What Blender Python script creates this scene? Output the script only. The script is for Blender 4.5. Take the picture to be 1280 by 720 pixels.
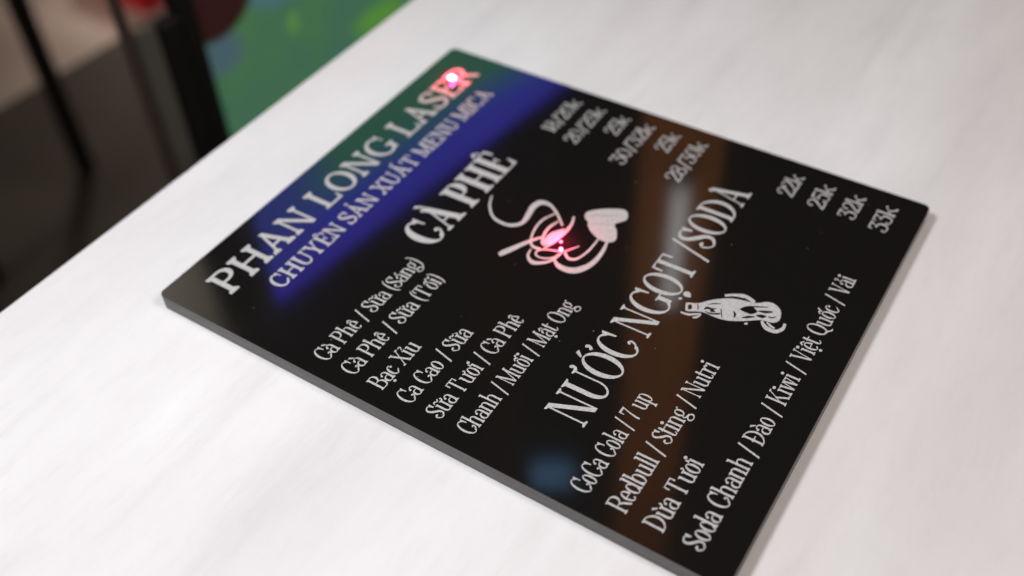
import bpy, bmesh, math, random
from mathutils import Matrix, Vector
random.seed(7)
SC = bpy.context.scene
COL = SC.collection
for o in list(bpy.data.objects):
    bpy.data.objects.remove(o)

# ------------------------------------------------------------------ camera
S = 0.64e-3                       # one layout unit of the sign, in metres
cam_d = bpy.data.cameras.new('camera')
cam = bpy.data.objects.new('camera', cam_d)
COL.objects.link(cam)
# measured pose: x along the sign's text lines, y up the sign, z up from its face
right = Vector((0.53745617, -0.84272766, -0.03083767))
down = Vector((-0.61252412, -0.3649854, -0.70114183))
fwd = Vector((0.57961631, 0.39572182, -0.71235467))
cam.matrix_world = Matrix(((right.x, -down.x, -fwd.x, -194.543 * S),
                           (right.y, -down.y, -fwd.y, -339.905 * S),
                           (right.z, -down.z, -fwd.z, 351.189 * S),
                           (0, 0, 0, 1)))
cam_d.sensor_width = 36.0
cam_d.lens = 36.0 * 1286.0 / 1280.0
cam_d.clip_start = 0.01
cam_d.clip_end = 60
cam_d.dof.use_dof = True
cam_d.dof.focus_distance = 0.285
cam_d.dof.aperture_fstop = 5.8
SC.camera = cam

# ------------------------------------------------------------------ light and exposure
SC.view_settings.view_transform = 'Standard'
SC.view_settings.look = 'None'
SC.view_settings.exposure = 0.0
SC.view_settings.gamma = 1.0
W = bpy.data.worlds.new('World')
SC.world = W
W.use_nodes = True
bg = W.node_tree.nodes['Background']
bg.inputs['Color'].default_value = (1.0, 0.74, 0.60, 1)
bg.inputs['Strength'].default_value = 0.18


def area(name, loc, target, size, power, col, size_y=None):
    d = bpy.data.lights.new(name, 'AREA')
    d.energy = power
    d.color = col
    d.size = size
    if size_y:
        d.shape = 'RECTANGLE'
        d.size_y = size_y
    o = bpy.data.objects.new(name, d)
    COL.objects.link(o)
    o.location = loc
    o.rotation_euler = (Vector(target) - Vector(loc)).to_track_quat('-Z', 'Y').to_euler()
    return o


area('desk_lamp', (-0.12, 0.05, 0.43), (0.0, -0.12, 0), 0.10, 1.95, (0.95, 0.975, 1.03))
area('front_fill', (0.12, -0.75, 0.80), (0.1, -0.15, 0), 0.3, 4.6, (1.0, 0.925, 0.88))  # added fill from the camera side, lifts the near right of the table
area('floor_fill', (1.2, 1.9, 0.95), (0.88, 1.5, -0.75), 0.5, 7.5, (1.0, 0.88, 0.78)).data.spread = math.radians(62)  # added light without a visible source, brightens the floor beyond the table
area('red_box_fill', (-0.6, 0.9, 1.6), (1.15, 1.35, -0.7), 0.3, 1.2, (1.0, 0.9, 0.8)).data.spread = math.radians(45)  # extra unseen light put in for the front of the red box
col_fill = area('column_fill', (-0.9, 0.55, 1.5), (0.66, 0.12, 0.7), 0.4, 0.9, (1.0, 0.88, 0.76))  # added light aimed at the wooden column so its mirror image shows
col_fill.data.spread = math.radians(50)
area('partition_fill', (0.45, 1.30, 1.75), (0.75, 1.85, 1.75), 0.25, 3.2, (1.0, 0.95, 0.85)).data.spread = math.radians(120)  # added wash on the grey partition, no fixture stands here


def laser_light(name, loc, power, col):
    d = bpy.data.lights.new(name, 'POINT')
    d.energy = power
    d.color = col
    d.shadow_soft_size = 0.0004
    o = bpy.data.objects.new(name, d)
    COL.objects.link(o)
    o.location = loc
    return o


# ------------------------------------------------------------------ helpers
def mat(name, color, rough=0.5, ior=1.45, emit=None, estr=0.0, metallic=0.0):
    m = bpy.data.materials.new(name)
    m.use_nodes = True
    b = m.node_tree.nodes['Principled BSDF']
    b.inputs['Base Color'].default_value = (*color, 1)
    b.inputs['Roughness'].default_value = rough
    b.inputs['IOR'].default_value = ior
    b.inputs['Metallic'].default_value = metallic
    if emit:
        b.inputs['Emission Color'].default_value = (*emit, 1)
        b.inputs['Emission Strength'].default_value = estr
    return m


class NT:
    def __init__(s, m):
        s.t = m.node_tree
        s.b = s.t.nodes['Principled BSDF']

    def n(s, kind, **kw):
        x = s.t.nodes.new(kind)
        for k, v in kw.items():
            if k in x.inputs.keys():
                x.inputs[k].default_value = v
            else:
                setattr(x, k, v)
        return x

    def l(s, a, b):
        s.t.links.new(a, b)

    def ramp(s, src, stops):
        r = s.n('ShaderNodeValToRGB')
        e = r.color_ramp.elements
        while len(e) < len(stops):
            e.new(0.5)
        for q, (p, c) in zip(e, stops):
            q.position = p
            q.color = (*c, 1) if len(c) == 3 else c
        s.l(src, r.inputs[0])
        return r

    def noise(s, scale, detail=4, rough=0.5, stretch=(1, 1, 1), loc=(0, 0, 0), rot=(0, 0, 0)):
        tc = s.n('ShaderNodeTexCoord')
        mp = s.n('ShaderNodeMapping')
        mp.inputs['Scale'].default_value = stretch
        mp.inputs['Location'].default_value = loc
        mp.inputs['Rotation'].default_value = rot
        s.l(tc.outputs['Object'], mp.inputs['Vector'])
        x = s.n('ShaderNodeTexNoise')
        x.inputs['Scale'].default_value = scale
        x.inputs['Detail'].default_value = detail
        x.inputs['Roughness'].default_value = rough
        s.l(mp.outputs[0], x.inputs['Vector'])
        return x.outputs['Fac']

    def mix(s, fac, a, b, mode='MIX'):
        x = s.n('ShaderNodeMix', data_type='RGBA', blend_type=mode)
        for k, v in ((0, fac), (6, a), (7, b)):
            if hasattr(v, 'default_value') or hasattr(v, 'links'):
                s.l(v, x.inputs[k])
            else:
                x.inputs[k].default_value = (*v, 1) if isinstance(v, tuple) and len(v) == 3 else v
        return x.outputs[2]

    def math(s, op, a, b=0.0, c=0.0):
        x = s.n('ShaderNodeMath', operation=op)
        for i, v in enumerate((a, b, c)):
            if hasattr(v, 'links'):
                s.l(v, x.inputs[i])
            else:
                x.inputs[i].default_value = v
        return x.outputs[0]

    def bump(s, h, strength, dist):
        x = s.n('ShaderNodeBump')
        x.inputs['Strength'].default_value = strength
        x.inputs['Distance'].default_value = dist
        s.l(h, x.inputs['Height'])
        s.l(x.outputs[0], s.b.inputs['Normal'])


def empty(name, loc, label, cat, group=None, rz=0):
    o = bpy.data.objects.new(name, None)
    COL.objects.link(o)
    o.location = loc
    o.rotation_euler = (0, 0, rz)
    o.empty_display_size = 0.02
    o['label'] = label
    o['category'] = cat
    if group:
        o['group'] = group
    return o


def link(name, bm, mats, parent=None, loc=None, smooth=False):
    me = bpy.data.meshes.new(name)
    bmesh.ops.recalc_face_normals(bm, faces=bm.faces)
    bm.to_mesh(me)
    bm.free()
    for m in (mats if isinstance(mats, list) else [mats]):
        me.materials.append(m)
    if smooth:
        for p in me.polygons:
            p.use_smooth = True
    o = bpy.data.objects.new(name, me)
    COL.objects.link(o)
    if parent:
        o.parent = parent
    if loc is not None:
        o.location = loc
    return o


def box(bm, x0, y0, z0, x1, y1, z1, bev=0.0):
    r = bmesh.ops.create_cube(bm, size=1.0)
    vs = r['verts']
    for v in vs:
        v.co = Vector(((x0 + x1) / 2 + v.co.x * (x1 - x0), (y0 + y1) / 2 + v.co.y * (y1 - y0),
                       (z0 + z1) / 2 + v.co.z * (z1 - z0)))
    if bev:
        es = list({e for v in vs for e in v.link_edges})
        bmesh.ops.bevel(bm, geom=es, offset=bev, segments=3, profile=0.5, affect='EDGES')
    return bm


def slab(outline, z0, z1, bev=0.0):
    """Prism over a plan outline; material slot 0 faces, slot 1 cut edge."""
    bm = bmesh.new()
    lo = [bm.verts.new((x, y, z0)) for x, y in outline]
    hi = [bm.verts.new((x, y, z1)) for x, y in outline]
    bm.faces.new(hi)
    bm.faces.new(lo[::-1])
    n = len(lo)
    for i in range(n):
        f = bm.faces.new((lo[i], lo[(i + 1) % n], hi[(i + 1) % n], hi[i]))
        f.material_index = 1
        f.smooth = True
    return bm


def rounded(x0, y0, x1, y1, r, n=8):
    pts = []
    for cx, cy, a in ((x1 - r, y1 - r, 0), (x0 + r, y1 - r, 90), (x0 + r, y0 + r, 180), (x1 - r, y0 + r, 270)):
        for i in range(n + 1):
            t = math.radians(a + 90 * i / n)
            pts.append((cx + r * math.cos(t), cy + r * math.sin(t)))
    return pts


def tube(bm, p, q, r0, r1=None, seg=20):
    r1 = r0 if r1 is None else r1
    p, q = Vector(p), Vector(q)
    d = q - p
    M = Matrix.Translation((p + q) / 2) @ d.to_track_quat('Z', 'Y').to_matrix().to_4x4()
    bmesh.ops.create_cone(bm, cap_ends=True, segments=seg, radius1=r0, radius2=r1, depth=d.length, matrix=M)
    return bm


# ------------------------------------------------------------------ the setting: floor, mat and far wall
T = 0.0052                        # thickness of the sign, its face is z = 0
TOP = -T - 0.0001                 # table top
FL = -0.75

m = mat('beige_floor_tile', (0.42, 0.36, 0.31), 0.35)
k = NT(m)
k.l(k.mix(k.noise(3.0, 5), (0.38, 0.33, 0.29), (0.46, 0.39, 0.34)), k.b.inputs['Base Color'])
o = link('floor', box(bmesh.new(), -3, -3, FL - 0.1, 5, 4, FL), m)
o['kind'] = 'structure'
m = mat('dark_floor_mat', (0.06, 0.05, 0.04), 0.8)
k = NT(m)
k.l(k.mix(k.noise(6.0, 5), (0.04, 0.034, 0.027), (0.066, 0.056, 0.045)), k.b.inputs['Base Color'])
k.bump(k.noise(900, 2), 0.3, 0.002)
o = link('floor_mat', box(bmesh.new(), -1.3, -1.6, FL, 1.6, 1.262, FL + 0.006, 0.002), m)
o.rotation_euler.z = math.radians(-2.5)
o.location = (0.0, 0.03, 0)
o['kind'] = 'structure'
m = mat('dim_wall_paint', (0.055, 0.053, 0.05), 0.7)
k = NT(m)
k.l(k.mix(k.noise(2.0, 5), (0.045, 0.044, 0.043), (0.065, 0.062, 0.057)), k.b.inputs['Base Color'])
k.bump(k.noise(180, 3), 0.15, 0.002)
bm = box(bmesh.new(), -2.6, 2.3, FL, 2.2, 2.4, 5.0)
box(bm, 2.2, -2.5, FL, 2.3, 2.4, 5.0)
o = link('room_wall', bm, m)
o['kind'] = 'structure'

# ------------------------------------------------------------------ white table
WHITE = mat('white_laminate', (0.8, 0.79, 0.79), 0.42, 1.45)
k = NT(WHITE)
broad = k.noise(9.0, 3, 0.5, (0.22, 1.0, 1.0), (0.3, 0.1, 0))
fine = k.noise(60.0, 7, 0.66, (0.16, 1.0, 1.0), (0, 0.3, 0))
fleck = k.noise(420.0, 5, 0.7, (0.3, 1.0, 1.0))
cloud = k.noise(22.0, 4, 0.55, (0.45, 1, 1))
c1 = k.ramp(fine, [(0.32, (0.73, 0.722, 0.718)), (0.46, (0.79, 0.782, 0.78)), (0.70, (0.82, 0.812, 0.812))])
c2 = k.ramp(broad, [(0.36, (0.86, 0.845, 0.835)), (0.58, (1, 1, 1))])
c3 = k.ramp(cloud, [(0.38, (0.93, 0.925, 0.925)), (0.62, (1, 1, 1))])
c4 = k.ramp(fleck, [(0.32, (0.972, 0.97, 0.969)), (0.5, (1, 1, 1))])
k.l(k.mix(1.0, c4.outputs[0], k.mix(1.0, k.mix(1.0, c1.outputs[0], c2.outputs[0], 'MULTIPLY'), c3.outputs[0], 'MULTIPLY'), 'MULTIPLY'), k.b.inputs['Base Color'])
k.l(k.math('MULTIPLY_ADD', fine, 0.14, 0.36), k.b.inputs['Roughness'])
k.bump(fine, 0.05, 0.0004)
tb = empty('white_table', (0.10, -0.40, FL), 'white laminate table with faint pale grain under the black menu sign', 'table')
TE = 67.4 * S
bm = bmesh.new()
box(bm, -0.62 - 0.10, -0.95 + 0.40, TOP - 0.028 - FL, 0.50 - 0.10, TE + 0.40, TOP - FL, 0.0015)
link('tabletop', bm, WHITE, tb)
LEG = mat('table_leg_paint', (0.5, 0.5, 0.5), 0.5)
for lx in (-0.66, 0.34):
    for ly in (-0.49, 0.37):
        link('leg', box(bmesh.new(), lx - 0.02, ly - 0.02, 0.007, lx + 0.02, ly + 0.02, TOP - 0.028 - FL, 0.002), LEG, tb)

# ------------------------------------------------------------------ lit screen behind the table
scr = empty('display_screen', (0.2366, 0.2550, FL + 0.006),
            'tall lit screen in a black frame showing green and blue just behind the table', 'screen', rz=math.radians(-6.434))
Z0 = FL + 0.006
m = mat('screen_picture', (0.01, 0.01, 0.012), 0.35)
k = NT(m)
tc = k.n('ShaderNodeTexCoord')
sp = k.n('ShaderNodeSeparateXYZ')
k.l(tc.outputs['Object'], sp.inputs[0])
u, h = sp.outputs[0], k.math('ADD', sp.outputs[2], Z0)
wob = k.noise(5.0, 3)
bl = k.noise(14.0, 2, 0.5, (1, 1, 1), (0.35, 0, 0.1))
gh = k.math('MULTIPLY_ADD', k.math('ADD', u, -0.1), -0.10, k.math('MULTIPLY_ADD', wob, 0.05, k.math('ADD', h, -0.03)))
low = k.ramp(bl, [(0.36, (0.045, 0.125, 0.078)), (0.5, (0.05, 0.135, 0.065)), (0.70, (0.056, 0.16, 0.05))])
top = k.ramp(gh, [(0.0, (0.05, 0.13, 0.07)), (0.16, (0.13, 0.44, 0.20)), (0.268, (0.09, 0.40, 0.27)), (0.302, (0.085, 0.10, 1.05)), (0.40, (0.13, 0.06, 1.10))])
up = k.ramp(h, [(0.0, (0, 0, 0)), (0.2, (1, 1, 1))])
c = k.mix(up.outputs[0], low.outputs[0], top.outputs[0])


def blob(cu, ch, ru, rh, col, prev, soft=0.4):
    du = k.math('DIVIDE', k.math('ADD', u, -cu), ru)
    dh = k.math('DIVIDE', k.math('ADD', h, -ch), rh)
    d = k.math('ADD', k.math('MULTIPLY', du, du), k.math('MULTIPLY', dh, dh))
    f = k.ramp(d, [(1 - soft, (1, 1, 1)), (1.0, (0, 0, 0))])
    f.color_ramp.interpolation = 'EASE'
    return k.mix(f.outputs[0], prev, col)


c = blob(-0.02, 0.255, 0.115, 0.09, (0.085, 0.13, 0.75), c, 0.9)
c = blob(0.070, -0.106, 0.04, 0.022, (0.06, 0.13, 0.16), c, 0.98)
c = blob(0.012, -0.133, 0.024, 0.02, (0.055, 0.10, 0.12), c, 0.98)
c = blob(0.150, -0.172, 0.035, 0.014, (0.075, 0.22, 0.035), c, 0.98)
c = blob(0.072, -0.140, 0.008, 0.012, (0.08, 0.20, 0.05), c, 0.98)
c = blob(0.013, -0.090, 0.038, 0.036, (0.022, 0.005, 0.004), c, 0.3)
k.l(c, k.b.inputs['Emission Color'])
k.b.inputs['Emission Strength'].default_value = 1.0
SW, ST = 0.62, 0.357
link('screen_glass', box(bmesh.new(), 0, 0.0, -0.60 - Z0, SW, 0.006, ST - Z0), m, scr)
FR = mat('black_frame', (0.006, 0.006, 0.006), 0.5)
bm = bmesh.new()
box(bm, -0.012, -0.006, -0.63 - Z0, -0.0004, 0.010, ST + 0.014 - Z0, 0.002)
box(bm, SW + 0.0004, -0.006, -0.63 - Z0, SW + 0.012, 0.010, ST + 0.014 - Z0, 0.002)
box(bm, -0.0002, -0.006, ST + 0.0004 - Z0, SW + 0.0002, 0.010, ST + 0.0136 - Z0, 0.002)
box(bm, -0.0002, -0.006, -0.63 - Z0, SW + 0.0002, 0.010, -0.6004 - Z0, 0.002)
link('frame', bm, FR, scr)
link('back_cover', box(bmesh.new(), 0, 0.0064, -0.60 - Z0, SW, 0.0095, ST - Z0), FR, scr)
link('side_panel', box(bmesh.new(), -0.026, -0.006, -0.66 - Z0, -0.0124, 0.004, -0.092 - Z0, 0.002), FR, scr)
link('base', box(bmesh.new(), 0.03, -0.10, 0, SW - 0.03, 0.16, 0.03, 0.004), FR, scr)
link('neck', box(bmesh.new(), 0.20, 0.0, 0.0302, SW - 0.20, 0.01, -0.6302 - Z0, 0.002), FR, scr)

# grey board and brown post standing left of the screen
m = mat('grey_board_paint', (0.13, 0.125, 0.105), 0.7)
k = NT(m)
k.l(k.mix(k.noise(8, 4), (0.075, 0.072, 0.06), (0.10, 0.096, 0.08)), k.b.inputs['Base Color'])
gb = link('grey_board', box(bmesh.new(), -0.0068, -0.004, 0, 0.0068, 0.0, 0.652, 0.001), m)
gb.location = (0.2366 - 0.0345, 0.2550 + 0.006, FL + 0.006)
gb.rotation_euler.z = math.radians(-6.4)
gb['label'] = 'narrow grey upright board left of the lit screen'
gb['category'] = 'board'
m = mat('brown_post_paint', (0.075, 0.055, 0.04), 0.6)
k = NT(m)
k.l(k.mix(k.noise(8, 4, 0.5, (4, 4, 1)), (0.035, 0.026, 0.019), (0.06, 0.045, 0.033)), k.b.inputs['Base Color'])
bm = bmesh.new()
tube(bm, (0, 0, 0.004), (0, 0, 0.85), 0.0036)
tube(bm, (0, 0, 0), (0, 0, 0.0038), 0.03)
bp = link('brown_post', bm, m)
bp.location = (0.2366 - 0.0475, 0.2550 + 0.004, FL + 0.006)
bp['label'] = 'thin brown post beside the narrow grey board'
bp['category'] = 'post'

# stool whose black leg crosses the top left corner
BLK = mat('black_steel', (0.012, 0.011, 0.01), 0.45)
st = empty('black_stool', (0.364, 1.15, FL + 0.006), 'stool with dark steel leg standing on dark mat beyond table', 'stool', rz=math.radians(-70))
for i, (a, b) in enumerate(((0.19, 0.125), (-0.19, 0.125), (0.19, -0.125), (-0.19, -0.125))):
    link('leg', box(bmesh.new(), a - 0.011, b - 0.011, 0, a + 0.011, b + 0.011, 0.47, 0.003), BLK, st)
link('seat', box(bmesh.new(), -0.22, -0.155, 0.4702, 0.22, 0.155, 0.50, 0.006), BLK, st)

# red box on the pale floor
m = mat('red_plastic', (0.75, 0.02, 0.035), 0.45)
k = NT(m)
k.l(k.mix(k.noise(20, 3), (0.68, 0.015, 0.03), (0.8, 0.03, 0.045)), k.b.inputs['Base Color'])
rb = empty('red_box', (1.072, 1.372, FL), 'bright red plastic box on pale floor beside the dark mat', 'box', rz=math.radians(-2.5))
bm = bmesh.new()
box(bm, -0.15, -0.1, 0, 0.15, -0.094, 0.2)
box(bm, -0.15, 0.094, 0, 0.15, 0.1, 0.2)
box(bm, -0.15, -0.0938, 0, -0.144, 0.0938, 0.2)
box(bm, 0.144, -0.0938, 0, 0.15, 0.0938, 0.2)
box(bm, -0.1438, -0.0938, 0, 0.1438, 0.0938, 0.006)
link('body', bm, m, rb)
link('lid', box(bmesh.new(), -0.158, -0.108, 0.2002, 0.158, 0.108, 0.215, 0.003), m, rb)

# wooden column, tube lamp and small blue screen: the sign's face mirrors them
WOOD = mat('brown_wood', (0.2, 0.075, 0.02), 0.75)
k = NT(WOOD)
g = k.noise(14, 6, 0.6, (6, 6, 0.35))
k.l(k.ramp(g, [(0.3, (0.24, 0.075, 0.010)), (0.55, (0.38, 0.125, 0.016)), (0.75, (0.46, 0.16, 0.025))]).outputs[0], k.b.inputs['Base Color'])


def bear(deg, dist):
    a = math.radians(deg)
    return (-194.543 * S + dist * math.cos(a), -339.905 * S + dist * math.sin(a))


def column(name, a0, a1, dist, z1, m, label, depth=0.05):
    x0, y0 = bear(a0, dist)
    x1, y1 = bear(a1, dist)
    w = math.hypot(x1 - x0, y1 - y0)
    bm = bmesh.new()
    box(bm, -w / 2, -depth, 0, w / 2, 0, z1 - FL, 0.002)
    box(bm, -w / 2 - 0.006, -depth - 0.006, 0.0, w / 2 + 0.006, -depth - 0.0004, 0.08)
    o = link(name, bm, m)
    o.location = ((x0 + x1) / 2, (y0 + y1) / 2, FL)
    o.rotation_euler.z = math.radians((a0 + a1) / 2 - 90)
    if depth:
        o.rotation_euler.z += math.pi
    o['label'] = label
    o['category'] = 'column'
    return o


column('wooden_column', 19.3, 25.0, 0.85, 1.7, WOOD, 'warm brown wooden column mirrored in the sign beside SODA')
DW = mat('dark_brown_wood', (0.07, 0.028, 0.01), 0.6)
k = NT(DW)
k.l(k.ramp(k.noise(10, 5, 0.6, (6, 6, 0.35)), [(0.3, (0.05, 0.018, 0.006)), (0.7, (0.09, 0.038, 0.014))]).outputs[0], k.b.inputs['Base Color'])
column('dark_wooden_column', 34.2, 37.4, 1.6, 2.2, DW, 'darker brown wooden column mirrored beside the coffee cup emblem')
tl = empty('tube_lamp', (*bear(21.9, 0.835), 0.45), 'pale lit tube mirrored in the sign between the prices and SODA', 'lamp')
m = mat('lamp_tube', (0.8, 0.8, 0.8), 0.4, emit=(0.95, 0.97, 1.0), estr=0.95)
link('tube', tube(bmesh.new(), (0, 0, 0.012), (0, 0, 0.185), 0.0085), m, tl)
CAP = mat('lamp_cap', (0.3, 0.3, 0.3), 0.4)
link('cap', tube(bmesh.new(), (0, 0, 0), (0, 0, 0.0118), 0.0095), CAP, tl)
link('cap', tube(bmesh.new(), (0, 0, 0.1852), (0, 0, 0.197), 0.0095), CAP, tl)
bm = bmesh.new()
bs = empty('wall_monitor', (*bear(31.2, 1.3), 1.62), 'small dim blue screen mirrored at the sign beside the soft drink list', 'screen', rz=math.radians(31.2 - 90))
m = mat('blue_screen_picture', (0.01, 0.01, 0.01), 0.4, emit=(0.16, 0.36, 0.65), estr=0.95)
link('screen_glass', box(bmesh.new(), -0.045, -0.004, 0.01, 0.045, 0.0, 0.11), m, bs)
bm = bmesh.new()
box(bm, -0.055, -0.003, 0, 0.055, 0.02, 0.0098)
box(bm, -0.055, -0.003, 0.1102, 0.055, 0.02, 0.12)
box(bm, -0.055, -0.003, 0.0099, -0.0452, 0.02, 0.1101)
box(bm, 0.0452, -0.003, 0.0099, 0.055, 0.02, 0.1101)
box(bm, -0.045, 0.0002, 0.0101, 0.045, 0.02, 0.1099)
link('frame', bm, FR, bs)
bx, by = bear(31.2, 1.3)
link('pole', tube(bmesh.new(), (0, 0.03, FL - 1.62), (0, 0.03, 0.1), 0.01), FR, bs)
# pale partition at the far left, mirrored in the sign's left corner
m = mat('grey_partition_paint', (0.22, 0.21, 0.18), 0.7)
k = NT(m)
k.l(k.mix(k.noise(4, 4), (0.40, 0.385, 0.34), (0.48, 0.46, 0.41)), k.b.inputs['Base Color'])
pa = empty('grey_partition', (*bear(66.5, 2.2), FL), 'grey partition mirrored in the sign face beside the letter P', 'partition', rz=math.radians(66.5 - 90))
link('panel', box(bmesh.new(), -0.38, -0.015, 0.05, 0.38, 0.015, 3.2, 0.003), m, pa)
for q in (-0.3, 0.3):
    link('foot', box(bmesh.new(), q - 0.02, -0.02, 0, q + 0.02, 0.28, 0.0498, 0.004), FR, pa)

# ------------------------------------------------------------------ lettering: every glyph drawn as flat strokes in cap-height units
def catmull(pts, n):
    p = [tuple(map(float, q)) for q in pts]
    e0 = tuple(2 * a - b for a, b in zip(p[0], p[1]))
    e1 = tuple(2 * a - b for a, b in zip(p[-1], p[-2]))
    p = [e0] + p + [e1]
    out = []
    for i in range(1, len(p) - 2):
        for j in range(n):
            t = j / n
            out.append(tuple(0.5 * (2 * b + (c - a) * t + (2 * a - 5 * b + 4 * c - d) * t * t + (3 * b - a - 3 * c + d) * t ** 3)
                             for a, b, c, d in zip(*p[i - 1:i + 3])))
    out.append(p[-2])
    return out


class Pen:
    """Collects polygons (lists of points) and quad strips for one glyph."""

    def __init__(s, T, t, sl, h, xh, ball):
        s.T, s.t, s.sl, s.h, s.xh, s.ball = T, t, sl, h, xh, ball
        s.out = []

    def poly(s, *pts):
        s.out.append(('p', list(pts)))

    def rect(s, x0, y0, x1, y1):
        s.poly((x0, y0), (x1, y0), (x1, y1), (x0, y1))

    def bar(s, x0, y0, x1, y1, w):
        s.poly((x0, y0), (x0 + w, y0), (x1 + w, y1), (x1, y1))

    def curve(s, pts, n=6):
        d = catmull(pts, n)
        st = []
        for i, (x, y, w) in enumerate(d):
            a = d[max(i - 1, 0)]
            b = d[min(i + 1, len(d) - 1)]
            dx, dy = b[0] - a[0], b[1] - a[1]
            q = math.hypot(dx, dy) or 1
            st.append(((x - dy / q * w / 2, y + dx / q * w / 2), (x + dy / q * w / 2, y - dx / q * w / 2)))
        s.out.append(('s', st))

    def ring(s, cx, cy, rx, ry, a0=0, a1=360, T=None, t=None, n=28, TR=None):
        T = s.T if T is None else T
        t = s.t if t is None else t
        TR = T if TR is None else TR
        st = []
        for i in range(n + 1):
            a = math.radians(a0 + (a1 - a0) * i / n)
            c, q = math.cos(a), math.sin(a)
            tt = TR if c > 0 else T
            st.append(((cx + rx * c, cy + ry * q), (cx + (rx - tt) * c, cy + (ry - t) * q)))
        s.out.append(('s', st))

    def dot(s, x, y, r):
        s.poly(*[(x + r * math.cos(i * math.pi / 8), y + r * math.sin(i * math.pi / 8)) for i in range(16)])

    def foot(s, x, w, y=0.0, up=1, l=1.0, r=1.0):
        """Bracketed serif under (up=1) or over (up=-1) a stem of width w at x."""
        a, b, h = x - s.sl * l, x + w + s.sl * r, s.h * up
        s.poly((a, y), (b, y), (b, y + h), (x + w, y + 1.9 * h), (x, y + 1.9 * h), (a, y + h))

    def stem(s, x, w, y0, y1):
        s.rect(x, y0, x + w, y1)


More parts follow.
